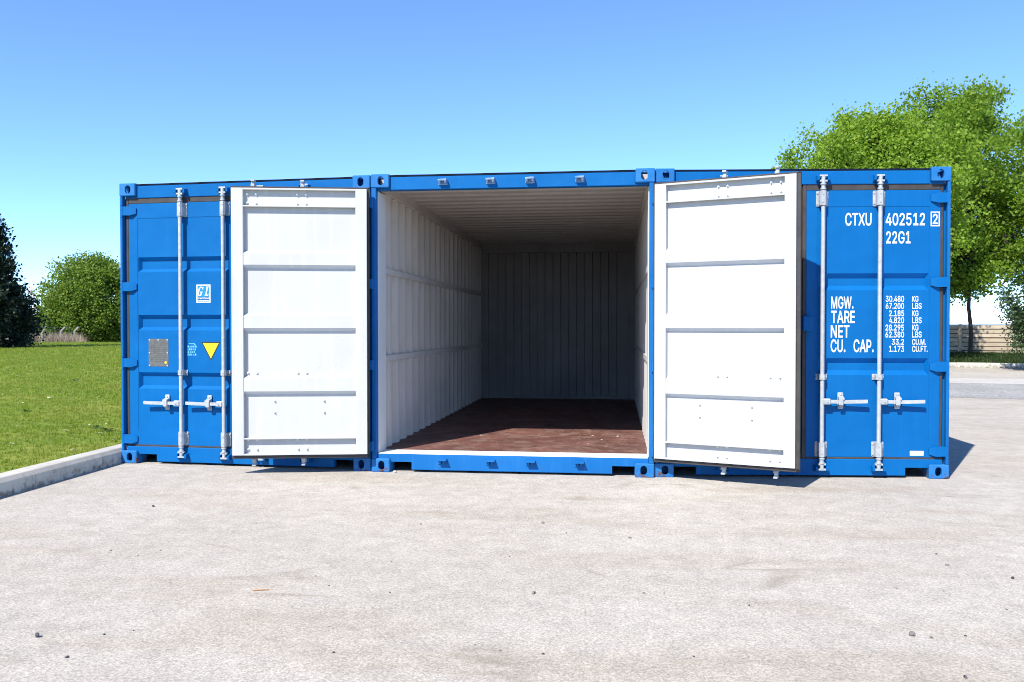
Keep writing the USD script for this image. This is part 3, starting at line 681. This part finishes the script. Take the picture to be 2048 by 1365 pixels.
# small faded stencil beside it
br = [sbox(.676, 1.108, .735, 1.115)] + [Polygon([(.722, 1.115), (.735, 1.115), (.746, 1.098), (.735, 1.094)])]
for k, zz in enumerate((1.076, 1.051, 1.027, 1.003)):
    x = .664
    while x < .745: q = rr.uniform(.008, .016); br.append(sbox(x, zz, x + q, zz + rr.uniform(.013, .018))); x += q + rr.uniform(.004, .012)
v, f = poly_fit(unary_union(br), .0005); mark(l1.door, xL, v, f, M_LIGHTBLUE, 'lettering', yp, 'small faded light blue stencil')

# ------------------------------------------------------------------ trees and plants
def rand_dirs(r, n):
    v = r.normal(size=(n, 3)); return v / np.linalg.norm(v, axis=1, keepdims=True)
def leaves_mesh(r, centres, spread, n_each, size, up=.35, flat=1.0):
    """kite-shaped leaves scattered about twig ends"""
    c = np.repeat(centres, n_each, 0); n = len(c)
    sp = np.repeat(np.broadcast_to(np.asarray(spread, float).reshape(-1, 1) if np.ndim(spread) else spread, (len(centres), 1)), n_each, 0)
    p = c + r.normal(size=(n, 3)) * sp * np.array([1, 1, flat])
    nn = rand_dirs(r, n) + np.array([0, 0, up]); nn /= np.linalg.norm(nn, axis=1, keepdims=True)
    t = np.cross(nn, rand_dirs(r, n)); t /= np.linalg.norm(t, axis=1, keepdims=True); b = np.cross(nn, t)
    s = (size * r.uniform(.6, 1.3, n))[:, None]
    v = np.stack([p - t * s * .5, p + b * s * .42 - nn * s * .08 - t * s * .08, p + t * s * .55, p - b * s * .42 - nn * s * .08 - t * s * .08], 1).reshape(-1, 3)
    k = np.arange(n)[:, None] * 4
    return v, np.vstack([k + [0, 1, 2], k + [0, 2, 3]])
def limb(mb, p, q, r0, r1, r, n=5, wob=.06, sides=7):
    p, q = np.asarray(p, float), np.asarray(q, float); L = np.linalg.norm(q - p); pts = [p + (q - p) * i / n + (r.normal(size=3) * wob * L * .3 if 0 < i < n else 0) for i in range(n + 1)]
    for i in range(n): mb.cyl(pts[i], pts[i + 1], r0 + (r1 - r0) * i / n, r0 + (r1 - r0) * (i + 1) / n, n=sides)
    return pts
def tree(name, label, base, trunk_top, r0, blobs, leaf, lmat, bmat, seed, group=None, cat='tree', n_each=26, spread=.30, shell=.55, up=.35, spikes=0, gap=.0):
    """blobs: (centre, radii, clusters) in metres from the base; clusters lie mostly near the surface of a blob"""
    r = np.random.default_rng(seed); t = thing(name, label, cat, base, group=group)
    cs, ends = [], []
    for c, rad, k in blobs:
        d = rand_dirs(r, k); rr_ = (shell + (1 - shell) * r.random(k)) ; rr_ = np.where(r.random(k) < .22, rr_ * r.random(k), rr_)
        q = np.asarray(c) + d * rr_[:, None] * np.asarray(rad)
        nz = meshkit.noise(q * 1.15 + seed * 7.3, seed)
        q = q[nz > np.quantile(nz, gap)] if gap else q
        q += (q - np.asarray(c)) * (.16 * meshkit.noise(q * .9, seed + 1))[:, None]
        cs.append(q)
        ends += [q[i] for i in r.choice(len(q), min(len(q), 14), replace=False)]
    C = np.vstack(cs)
    for _ in range(spikes):
        i = r.integers(len(C)); dirn = C[i] - np.asarray(blobs[0][0]); dirn /= np.linalg.norm(dirn); dirn[2] = abs(dirn[2]) + .4
        C = np.vstack([C, C[i] + np.outer(np.arange(1, 4) * .2, dirn)])
    mb = MB(); tt = np.asarray(trunk_top, float)
    mb.cyl((0, 0, -.3), (0, 0, .12), r0 * 1.35, r0 * 1.05, n=12)
    pts = limb(mb, (0, 0, .12), tt, r0 * 1.05, r0 * .5, r, n=7, wob=.02, sides=12)
    mb.build('trunk', bmat, t, smooth=40)
    lb = MB(); rb = min(.035, r0 * .3)
    for e in ends:
        k = r.integers(3, len(pts)); limb(lb, pts[k], e, rb, .008, r, n=4, wob=.09, sides=5)
    lb.build('limbs', bmat, t, smooth=40)
    v, f = leaves_mesh(r, C, spread, n_each, leaf, up)
    obj('crown', (v, f), lmat, t)
    return t

def at(px, depth, z=None, py=None):
    """a point on the ground plan in the direction of picture column px, depth metres away"""
    u = (px - 1024) / FPX
    return np.array([CAM[0] + depth * (math.sin(YAW) + u * math.cos(YAW)), CAM[1] + depth * (math.cos(YAW) - u * math.sin(YAW))])
def zat(py, depth): return CAM[2] + depth * ((682.5 - py) / FPX + math.tan(PITCH))

# the two big trees to the right
b = at(1941, 28.7)
tree('maple_tree', 'tall bright green tree whose trunk stands before the plank fence', (*b, .30), (.1, .5, 5.2), .066,
     [((-.3, 1.5, 5.7), (3.6, 2.9, 3.4), 1000), ((.35, 1.0, 3.75), (2.3, 1.3, .85), 130), ((.0, .3, 2.75), (1.15, .9, .75), 70), ((2.5, .9, 3.9), (1.5, 1.5, 2.0), 220), ((-.3, 1.4, 7.95), (2.3, 1.7, 1.45), 260)],
     .105, M_LEAF, M_BARKD, 11, n_each=84, spread=.19, shell=.40, spikes=14, gap=.22)
b = at(1738, 27.0)
tree('maple_tree', 'wide bright green tree rising behind the container with white numbers', (*b, .02), (-.1, 0, 4.6), .13,
     [((-.08, 0, 5.15), (3.15, 2.7, 2.6), 960), ((-2.3, 0, 4.6), (1.6, 1.4, 1.6), 240), ((1.1, .2, 6.6), (2.0, 1.6, 1.35), 260), ((-.55, -.2, 6.85), (1.0, 1.0, 1.05), 130), ((-3.3, 0, 4.85), (.75, .75, .75), 60)],
     .098, M_LEAF, M_BARK, 12, n_each=84, spread=.17, shell=.40, spikes=16, gap=.22)
b = at(2092, 24.5)
tree('juniper_bush', 'dark feathery evergreen bush at the right in front of the plank fence', (*b, .25), (0, 0, 1.6), .08,
     [((0, 0, .75), (1.0, .9, .65), 130), ((.1, 0, 1.3), (.8, .7, .55), 70), ((-.6, 0, 1.25), (.65, .5, .30), 40)], .07, M_JUNIPER, M_BARKD, 13, cat='bush', n_each=50, spread=.12, spikes=16, gap=.2)
# left: conifer, dark bush, round tree, distant hedge tree
def conifer(label, base, h, rad, seed):
    r = np.random.default_rng(seed); t = thing('conifer_tree', label, 'tree', base)
    mb = MB(); mb.cyl((0, 0, -.3), (0, 0, h * .95), .22, .03, n=10); mb.build('trunk', M_BARKD, t)
    C, lb = [], MB(); n_b = 300
    for i in range(n_b):
        z = h * (1 - (1 - i / n_b) ** 1.15) * .96 + .35; a = i * 2.399 + r.normal(0, .25)
        R = rad * (1 - z / h) ** .72 * r.uniform(.72, 1.12) + .12
        e = np.array([math.cos(a) * R, math.sin(a) * R, z - .10 * R + r.normal(0, .1)])
        lb.cyl((0, 0, z), e, .03, .008, n=5)
        m = int(4 + R * 5)
        for q in np.linspace(.25, 1.0, m): C.append(np.array([0, 0, z]) + (e - [0, 0, z]) * q + [0, 0, .12 * q])
    lb.build('limbs', M_BARKD, t)
    v, f = leaves_mesh(r, np.array(C), .17, 18, .17, up=.1)
    obj('crown', (v, f), M_CONIFER, t)
b = at(-60, 45.0); conifer('tall almost black conifer standing at the left edge of the lawn', (*b, .05), 9.6, 3.2, 21)
b = at(-215, 43.0); conifer('dark conifer further left of the lawn, mostly seen by its shadow', (*b, .05), 13.0, 4.0, 27)
b = at(12, 46.5)
tree('laurel_bush', 'dark spreading bush at the foot of the black conifer', (*b, .05), (0, 0, 1.9), .09,
     [((0, 0, 1.25), (1.65, 1.5, 1.25), 200), ((.15, 0, 2.4), (1.15, 1.1, .95), 90), ((-.8, 0, 2.0), (1.2, 1.0, 1.5), 90)], .15, M_LEAFD, M_BARKD, 22, cat='bush', n_each=34, spread=.22, spikes=14, gap=.08)
b = at(182, 78.0)
tree('lime_tree', 'dense rounded mid green tree beyond the lawn fence', (*b, -1.6), (0, 0, 4.5), .22,
     [((0, 0, 5.1), (4.0, 3.8, 4.0), 760), ((-1.6, 0, 3.4), (2.4, 2.2, 2.3), 220), ((.2, 0, 7.7), (2.0, 1.9, 1.6), 120), ((1.5, 0, 3.0), (2.4, 2.2, 2.2), 160)],
     .20, M_LEAF2, M_BARK, 23, n_each=52, spread=.32, shell=.6, spikes=16, gap=.06)
b = at(86, 150.0)
tree('distant_tree', 'hazy grey-green tree far off between the dark bush and the rounded tree', (*b, -1.6), (0, 0, 4), .2,
     [((0, 0, 3.4), (1.7, 1.6, 2.9), 160), ((-1.5, 0, 2.6), (1.5, 1.5, 2.2), 100)], .34, M_HAZYLEAF, M_BARK, 24, n_each=26, spread=.4)

# security fence with cranked concrete posts
fpos = [at(px, d_) for px, d_ in ((40, 61.5), (85, 66.0), (122, 70.5), (149.5, 74.0), (174, 77.0))]
o = np.array([*fpos[0], -1.58]); t = thing('security_fence', 'wire fence on cranked concrete posts beyond the lawn', 'fence', o)
for q in fpos:
    x, y = q - o[:2]
    MB().box(x - .07, x + .07, y - .07, y + .07, -.3, 2.55, .01).man(hull([(x + a, y + c, 2.50) for a in (-.07, .07) for c in (-.07, .07)] + [(x + .36 + a, y + c, 2.86 - a) for a in (-.045, .045) for c in (-.05, .05)])).build('post', M_POST, t)
for z, off in ((.3, 0), (1.0, 0), (1.7, 0), (2.4, 0), (2.62, .18), (2.82, .34)):
    w = MB()
    for p, q in zip(fpos[:-1], fpos[1:]): w.cyl((p[0] - o[0] + off, p[1] - o[1] - .075, z), (q[0] - o[0] + off, q[1] - o[1] - .075, z), .006, n=5)
    w.build('wire', M_GALV, t)

# plank fence on the verge
D2, N2 = np.array([.978, -.2098]), np.array([.2098, .978])
o = kr(-7.0, 2.55); t = thing('plank_fence', 'pale horizontal plank fence along the grass verge', 'fence', (*o, .33))
rz_ = math.atan2(D2[1], D2[0]); UsdGeom.Xformable(t).AddRotateZOp().Set(math.degrees(rz_))
rp = np.random.default_rng(8); off0 = 7.0 + .62 - 1.95 * 4
for k in range(9):
    x = off0 + k * 1.95
    MB().box(x - .045, x + .045, -.045, .045, -.4, 1.035, .006).build('post', M_PLANK[2], t)
    if k == 8: break
    MB().box(x + .05, x + 1.90, .040, .052, -.05, .985).build('backing_board', M_DARK, t)  # dark sheet added behind the planks to imitate shade in the gaps
    for i in range(7):
        z = .0 + i * .146; dz = rp.normal(0, .003)
        MB().box(x + .047, x + 1.95 - .047, -.012 + rp.normal(0, .003), .014, z + dz, z + .119 + dz, .003).build('plank', M_PLANK[rp.integers(3)], t)

# long low building with a white roof beyond the fence
b = at(1990, 62.0); t = thing('warehouse', 'long low building with a white roof, just seen over the plank fence', 'building', (*b, -1.6), rz=-.24)
MB().box(-24, 22, 0, 14, -.2, 3.02).build('wall', M_WALLSHEET, t)
rf = MB().man(hull([(x, y, z) for x in (-24.4, 22.4) for y, z in ((-.4, 3.03), (-.4, 3.30), (7, 3.62), (14.4, 3.30), (14.4, 3.03))])).build('roof', M_ROOF, t)
MB().box(-24.4, 22.4, -.52, -.41, 3.0, 3.10, .02).build('gutter', M_WALLSHEET, t)

# crane jib far off
def jib():
    p0, p1 = at(90, 400.0), at(59, 400.0); z0, z1 = -1.6, zat(571, 400.0)
    t = thing('crane', 'red and white lattice crane jib far off beyond the dark bush', 'crane', (*p0, z0))
    a, e = np.zeros(3), np.array([p1[0] - p0[0], p1[1] - p0[1], z1 - z0]); L = np.linalg.norm(e); u = e / L
    s = np.array([u[2], 0, -u[0]]); s /= np.linalg.norm(s); w = np.cross(u, s); n = 10
    for k in range(n):
        q = MB(); f0, f1 = k / n, (k + 1) / n
        for ss in (-1, 1):
            for ww in (-1, 1):
                h0, h1 = .75 * (1 - .5 * f0), .75 * (1 - .5 * f1)
                q.cyl(u * L * f0 + s * ss * h0 + w * ww * h0, u * L * f1 + s * ss * h1 + w * ww * h1, .10, n=5)
                q.cyl(u * L * f0 + s * ss * h0 + w * ww * h0, u * L * f1 - s * ss * h1 + w * ww * h1, .07, n=5)
        q.build('jib_section', M_CRANER if k % 3 == 2 else M_CRANEW, t)
jib()

# ------------------------------------------------------------------ grass, weeds, litter, stones
def tuft(r, n, h, spread, wid, lean=.5):
    V, F = [], []
    for i in range(n):
        a = r.uniform(0, 2 * math.pi); p = np.array([r.normal(0, spread), r.normal(0, spread), 0]); L = h * r.uniform(.55, 1.25)
        d = np.array([math.cos(a), math.sin(a), 0]); sd = np.array([-d[1], d[0], 0]) * wid / 2; ln = r.uniform(.1, lean)
        m = p + d * L * ln * .35 + [0, 0, L * .6]; e = p + d * L * ln + [0, 0, L]
        k = len(V); V += [p - sd, p + sd, m + sd * .8, m - sd * .8, e]; F += [(k, k + 1, k + 2), (k, k + 2, k + 3), (k + 3, k + 2, k + 4)]
    return np.array(V), np.array(F)
def scatter(name, pts, protos, m, scales, seed, kind='stuff', label=None, cat=None):
    r = np.random.default_rng(seed); pi = UsdGeom.PointInstancer.Define(stage, path_for('/World', name))
    tag(pi, label, cat, kind=kind); base = str(pi.GetPath())
    rel = pi.CreatePrototypesRel()
    for i, pm in enumerate(protos):
        usdkit.mesh(stage, base + '/tuft_%03d' % (i + 1), pm, m); rel.AddTarget(base + '/tuft_%03d' % (i + 1))
    n = len(pts); pi.CreateProtoIndicesAttr(Vt.IntArray.FromNumpy(r.integers(0, len(protos), n).astype(np.int32)))
    pi.CreatePositionsAttr(Vt.Vec3fArray.FromNumpy(np.asarray(pts, np.float32)))
    a = r.uniform(0, 2 * math.pi, n)
    pi.CreateOrientationsAttr(Vt.QuathArray([Gf.Quath(float(math.cos(x / 2)), 0.0, 0.0, float(math.sin(x / 2))) for x in a]))
    s = np.asarray(scales, np.float32); pi.CreateScalesAttr(Vt.Vec3fArray.FromNumpy(np.c_[s, s, s].astype(np.float32)))
    return pi
r = np.random.default_rng(31)
P, S = [], []
for d0, d1, dens, sc in ((3.5, 9, 330, 1.0), (9, 14, 210, 1.1), (14, 22, 90, 1.5), (22, 36, 34, 2.1), (36, 64, 14, 2.6)):
    for _ in range(int(dens * (d1 - d0) * (d0 + d1) / 2 * .40)):
        d_ = r.uniform(d0, d1); px = r.uniform(-340, 330); q = at(px, d_)
        if q[0] < kx(q[1]) - .172: P.append(q); S.append(sc * r.uniform(.7, 1.3))
P = np.array(P); Pz = lawn_z(P[:, 0], P[:, 1])
scatter('grass', np.c_[P, Pz - .004], [tuft(np.random.default_rng(40 + i), 11, .027, .022, .0045, .8) for i in range(5)], M_GRASS, S, 32, label='short mown lawn grass left of the kerb', cat='grass')
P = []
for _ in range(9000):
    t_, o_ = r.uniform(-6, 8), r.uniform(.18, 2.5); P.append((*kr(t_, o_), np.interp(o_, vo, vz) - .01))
scatter('verge_grass', P, [tuft(np.random.default_rng(50 + i), 10, .10, .05, .012, .7) for i in range(3)], M_VERGE_SHADED, r.uniform(.7, 1.4, len(P)), 33, label='verge grass with tree shade painted into its colour, in front of the plank fence', cat='grass')
P = []
for _ in range(900):
    q = at(r.uniform(45, 160), r.uniform(67.5, 75)); P.append((*q, -1.62))
scatter('dry_grass', P, [tuft(np.random.default_rng(60 + i), 14, 1.75, .16, .05, .4) for i in range(3)], M_DRY, r.uniform(.8, 1.25, len(P)), 34, label='tall pale dry grass behind the wire fence', cat='grass')

def ground_hit(px, py, z):
    v = (682.5 - py) / FPX; d_ = (z - CAM[2]) / (math.cos(PITCH) * v + math.sin(PITCH)) * (math.cos(PITCH) - v * math.sin(PITCH)); return at(px, d_)
def weed(px, py, h, n, label, seed):
    q = ground_hit(px, py, .13); t = thing('weed', label, 'weed', (*q, float(lawn_z([q[0]], [q[1]])[0]) - .005), group=None); rr_ = np.random.default_rng(seed)
    for i in range(n):
        a = 2 * math.pi * i / n + rr_.normal(0, .3); L = h * rr_.uniform(.7, 1.2); d = np.array([math.cos(a), math.sin(a), 0]); s = np.array([-d[1], d[0], 0]); up_ = rr_.uniform(.4, 1.1)
        V, F = [], []
        for k, (f_, w_) in enumerate(((0, .006), (.3, .16), (.65, .2), (1, .01))):
            c = d * L * f_ + np.array([0, 0, L * (up_ * f_ - .55 * f_ * f_)]); V += [c - s * w_ * L, c + [0, 0, -.04 * L * (k in (1, 2))], c + s * w_ * L]
        for k in range(3):
            for j in range(2): F.append((k * 3 + j, k * 3 + j + 1, k * 3 + j + 4, k * 3 + j + 3))
        obj('leaf', (np.array(V), np.array(F)), M_WEED, t, smooth=True)
for px, py, h, n, lb_, sd in ((192, 856, .10, 8, 'broad-leaved weed in the lawn nearest the container', 1), (213, 862, .12, 9, 'dark leafy weed close to the container foot', 2), (157, 854, .085, 7, 'low weed left of the darker weeds by the kerb', 3),
                              (50, 824, .09, 7, 'dark weed further left in the lawn', 4), (113, 822, .075, 6, 'pale-tipped weed in the middle of the lawn', 5), (18, 744, .14, 7, 'dark weed far back at the left of the lawn', 6), (150, 763, .12, 7, 'weed tuft far back toward the right of the lawn', 7)):
    weed(px, py, h, n, lb_, sd)
rl = np.random.default_rng(71)
def litter(px, py, L, label, group=None):
    q = ground_hit(px, py, .15); a = rl.uniform(0, 6.28); d = np.array([math.cos(a), math.sin(a), 0]); s = np.array([-d[1], d[0], 0])
    z = float(lawn_z([q[0]], [q[1]])[0]) + .022; c = np.array([0, 0, 0.0])
    V = [c - d * L * .5, c - d * L * .1 + s * L * .28 + [0, 0, L * .2], c + d * L * .5 + [0, 0, L * .12], c - d * L * .1 - s * L * .28 + [0, 0, L * .1]]
    V2 = [np.array(v) - [0, 0, .002] for v in V]
    f = [(0, 2, 1), (0, 3, 2), (4, 5, 6), (4, 6, 7)] + [t for i in range(4) for t in ((i, (i + 1) % 4, 4 + (i + 1) % 4), (i, 4 + (i + 1) % 4, 4 + i))]
    p = usdkit.mesh(stage, path_for('/World', 'fallen_leaf'), (np.array(V + V2), np.array(f)), M_DEADLEAF); p.AddTranslateOp().Set(Gf.Vec3d(float(q[0]), float(q[1]), z)); tag(p, label, 'leaf', group)
litter(97, 796, .085, 'largest pale leaf lying in the middle of the lawn')
litter(131, 861, .055, 'pinkish pale leaf on the lawn near the kerb, among weeds')
litter(226, 880, .075, 'pale leaf on the lawn touching the kerb beside the container'); litter(144, 899, .05, 'pale leaf on the grass right behind the kerb')
for px, py in ((100, 730), (34, 752), (4, 789), (138, 788), (148, 791), (45, 806), (196, 793), (178, 849), (211, 848), (200, 721), (199, 866), (131, 909), (22, 887), (196, 827), (34, 851), (67, 866), (165, 730)):
    litter(px, py, rl.uniform(.03, .05), 'small pale dead leaf lying on the lawn', 'small pale leaves scattered over the lawn')

def stone(px, py, s, m, label, seed, group=None, flat=.6):
    r_ = np.random.default_rng(seed); k = trimesh.creation.icosphere(subdivisions=2, radius=1.0); v = np.array(k.vertices)
    for _ in range(7):
        n_ = rand_dirs(r_, 1)[0]; h = r_.uniform(.55, .85); d_ = v @ n_; v = v - np.outer(np.maximum(d_ - h, 0), n_)
    v = v * np.array([1, r_.uniform(.6, .95), flat]) * s; a = r_.uniform(0, 6.28); R = np.array([[math.cos(a), -math.sin(a), 0], [math.sin(a), math.cos(a), 0], [0, 0, 1]]); v = v @ R.T
    q = ground_hit(px, py, 0.0); p = usdkit.mesh(stage, path_for('/World', 'stone'), (v, k.faces), m, smooth=25)
    p.AddTranslateOp().Set(Gf.Vec3d(float(q[0]), float(q[1]), float(-v[:, 2].min() - .002))); tag(p, label, 'stone', group)
stone(69, 1275, .013, M_STONEB, 'blue-black stone near the bottom left corner', 1, flat=.9)
stone(129, 1316, .009, M_STONEB, 'dark pebble right of and below the blue-black stone', 2)
stone(1068, 1188, .014, M_STONE, 'brown flattish stone on the asphalt before the open container', 3)
stone(1829, 1272, .018, M_STONE, 'largest grey stone on the asphalt at the lower right', 4)
stone(1867, 1277, .009, M_STONE, 'grey pebble just right of the largest grey stone', 5)
stone(304, 1014, .013, M_STONEB, 'dark pebble on the asphalt nearest the kerb', 6)
stone(1898, 1131, .012, M_STONE, 'thin dark stone at the right edge of the asphalt', 7, flat=.4)
stone(1086, 1047, .012, M_STONE, 'reddish brown pebble just in front of the open container', 8)
stone(1578, 1105, .008, M_STONEL, 'pale pebble on the asphalt before the numbered container', 9)
stone(789, 946, .020, M_STONEL, 'pale lump beside the foot of the open container', 10)
stone(1261, 1077, .012, M_STONE, 'dark pebble below the right door', 14)
stone(2030, 1158, .012, M_STONEB, 'blue-grey pebble by the right border', 15)
stone(1937, 1356, .011, M_STONEB, 'blue-grey stone at the bottom right corner', 16)
for i, (px, py) in enumerate([(218, 1102), (273, 1112), (318, 1102), (303, 1223), (512, 1047), (204, 1270), (657, 1254), (665, 1306), (1368, 1019), (1019, 1114), (1172, 1225), (1087, 1309), (1000, 1302), (1876, 1109), (1920, 1092), (1936, 1273), (1796, 1177), (782, 1124), (779, 1186), (842, 1049), (1425, 1197), (1501, 1212), (1517, 1038), (1487, 1040), (1891, 1183), (2019, 1220), (1744, 1315), (630, 1153), (656, 1172), (263, 1262), (1289, 1187), (1330, 1187), (1133, 1067), (1390, 1314), (950, 1290)]):
    stone(px, py, rl.uniform(.0045, .0075), (M_STONE, M_STONEB)[i % 2], 'small dark chip of stone loose on the asphalt', 100 + i, 'small loose chips on the asphalt')
q0, q1 = ground_hit(503, 1181, .004), ground_hit(533, 1181, .004)
t = MB().cyl((0, 0, 0), (q1[0] - q0[0], q1[1] - q0[1] + .012, .001), .0035, .0025, n=8).build('twig', M_TWIG)
UsdGeom.Xformable(t).AddTranslateOp().Set(Gf.Vec3d(float(q0[0]), float(q0[1]), .004)); tag(t, 'thin orange-brown twig lying on the asphalt', 'twig')

for px, py, sz in ((1186, 872, .011), (1236, 873, .010), (1204, 880, .008), (1176, 888, .006), (962, 871, .008)):
    r_ = np.random.default_rng(px); k = trimesh.creation.icosphere(subdivisions=1, radius=1.0); v = np.array(k.vertices) * np.array([1.4, 1, .25]) * sz
    v *= r_.uniform(.7, 1.2, (len(v), 1)); q = ground_hit(px, py, .162)
    p = usdkit.mesh(stage, path_for('/World', 'paint_flake'), (v, k.faces), M_DEADLEAF, smooth=False); p.AddTranslateOp().Set(Gf.Vec3d(float(q[0]), float(q[1]), .1635)); tag(p, 'small pale flake lying on the sunlit part of the container floor', 'flake', 'pale flakes on the container floor')
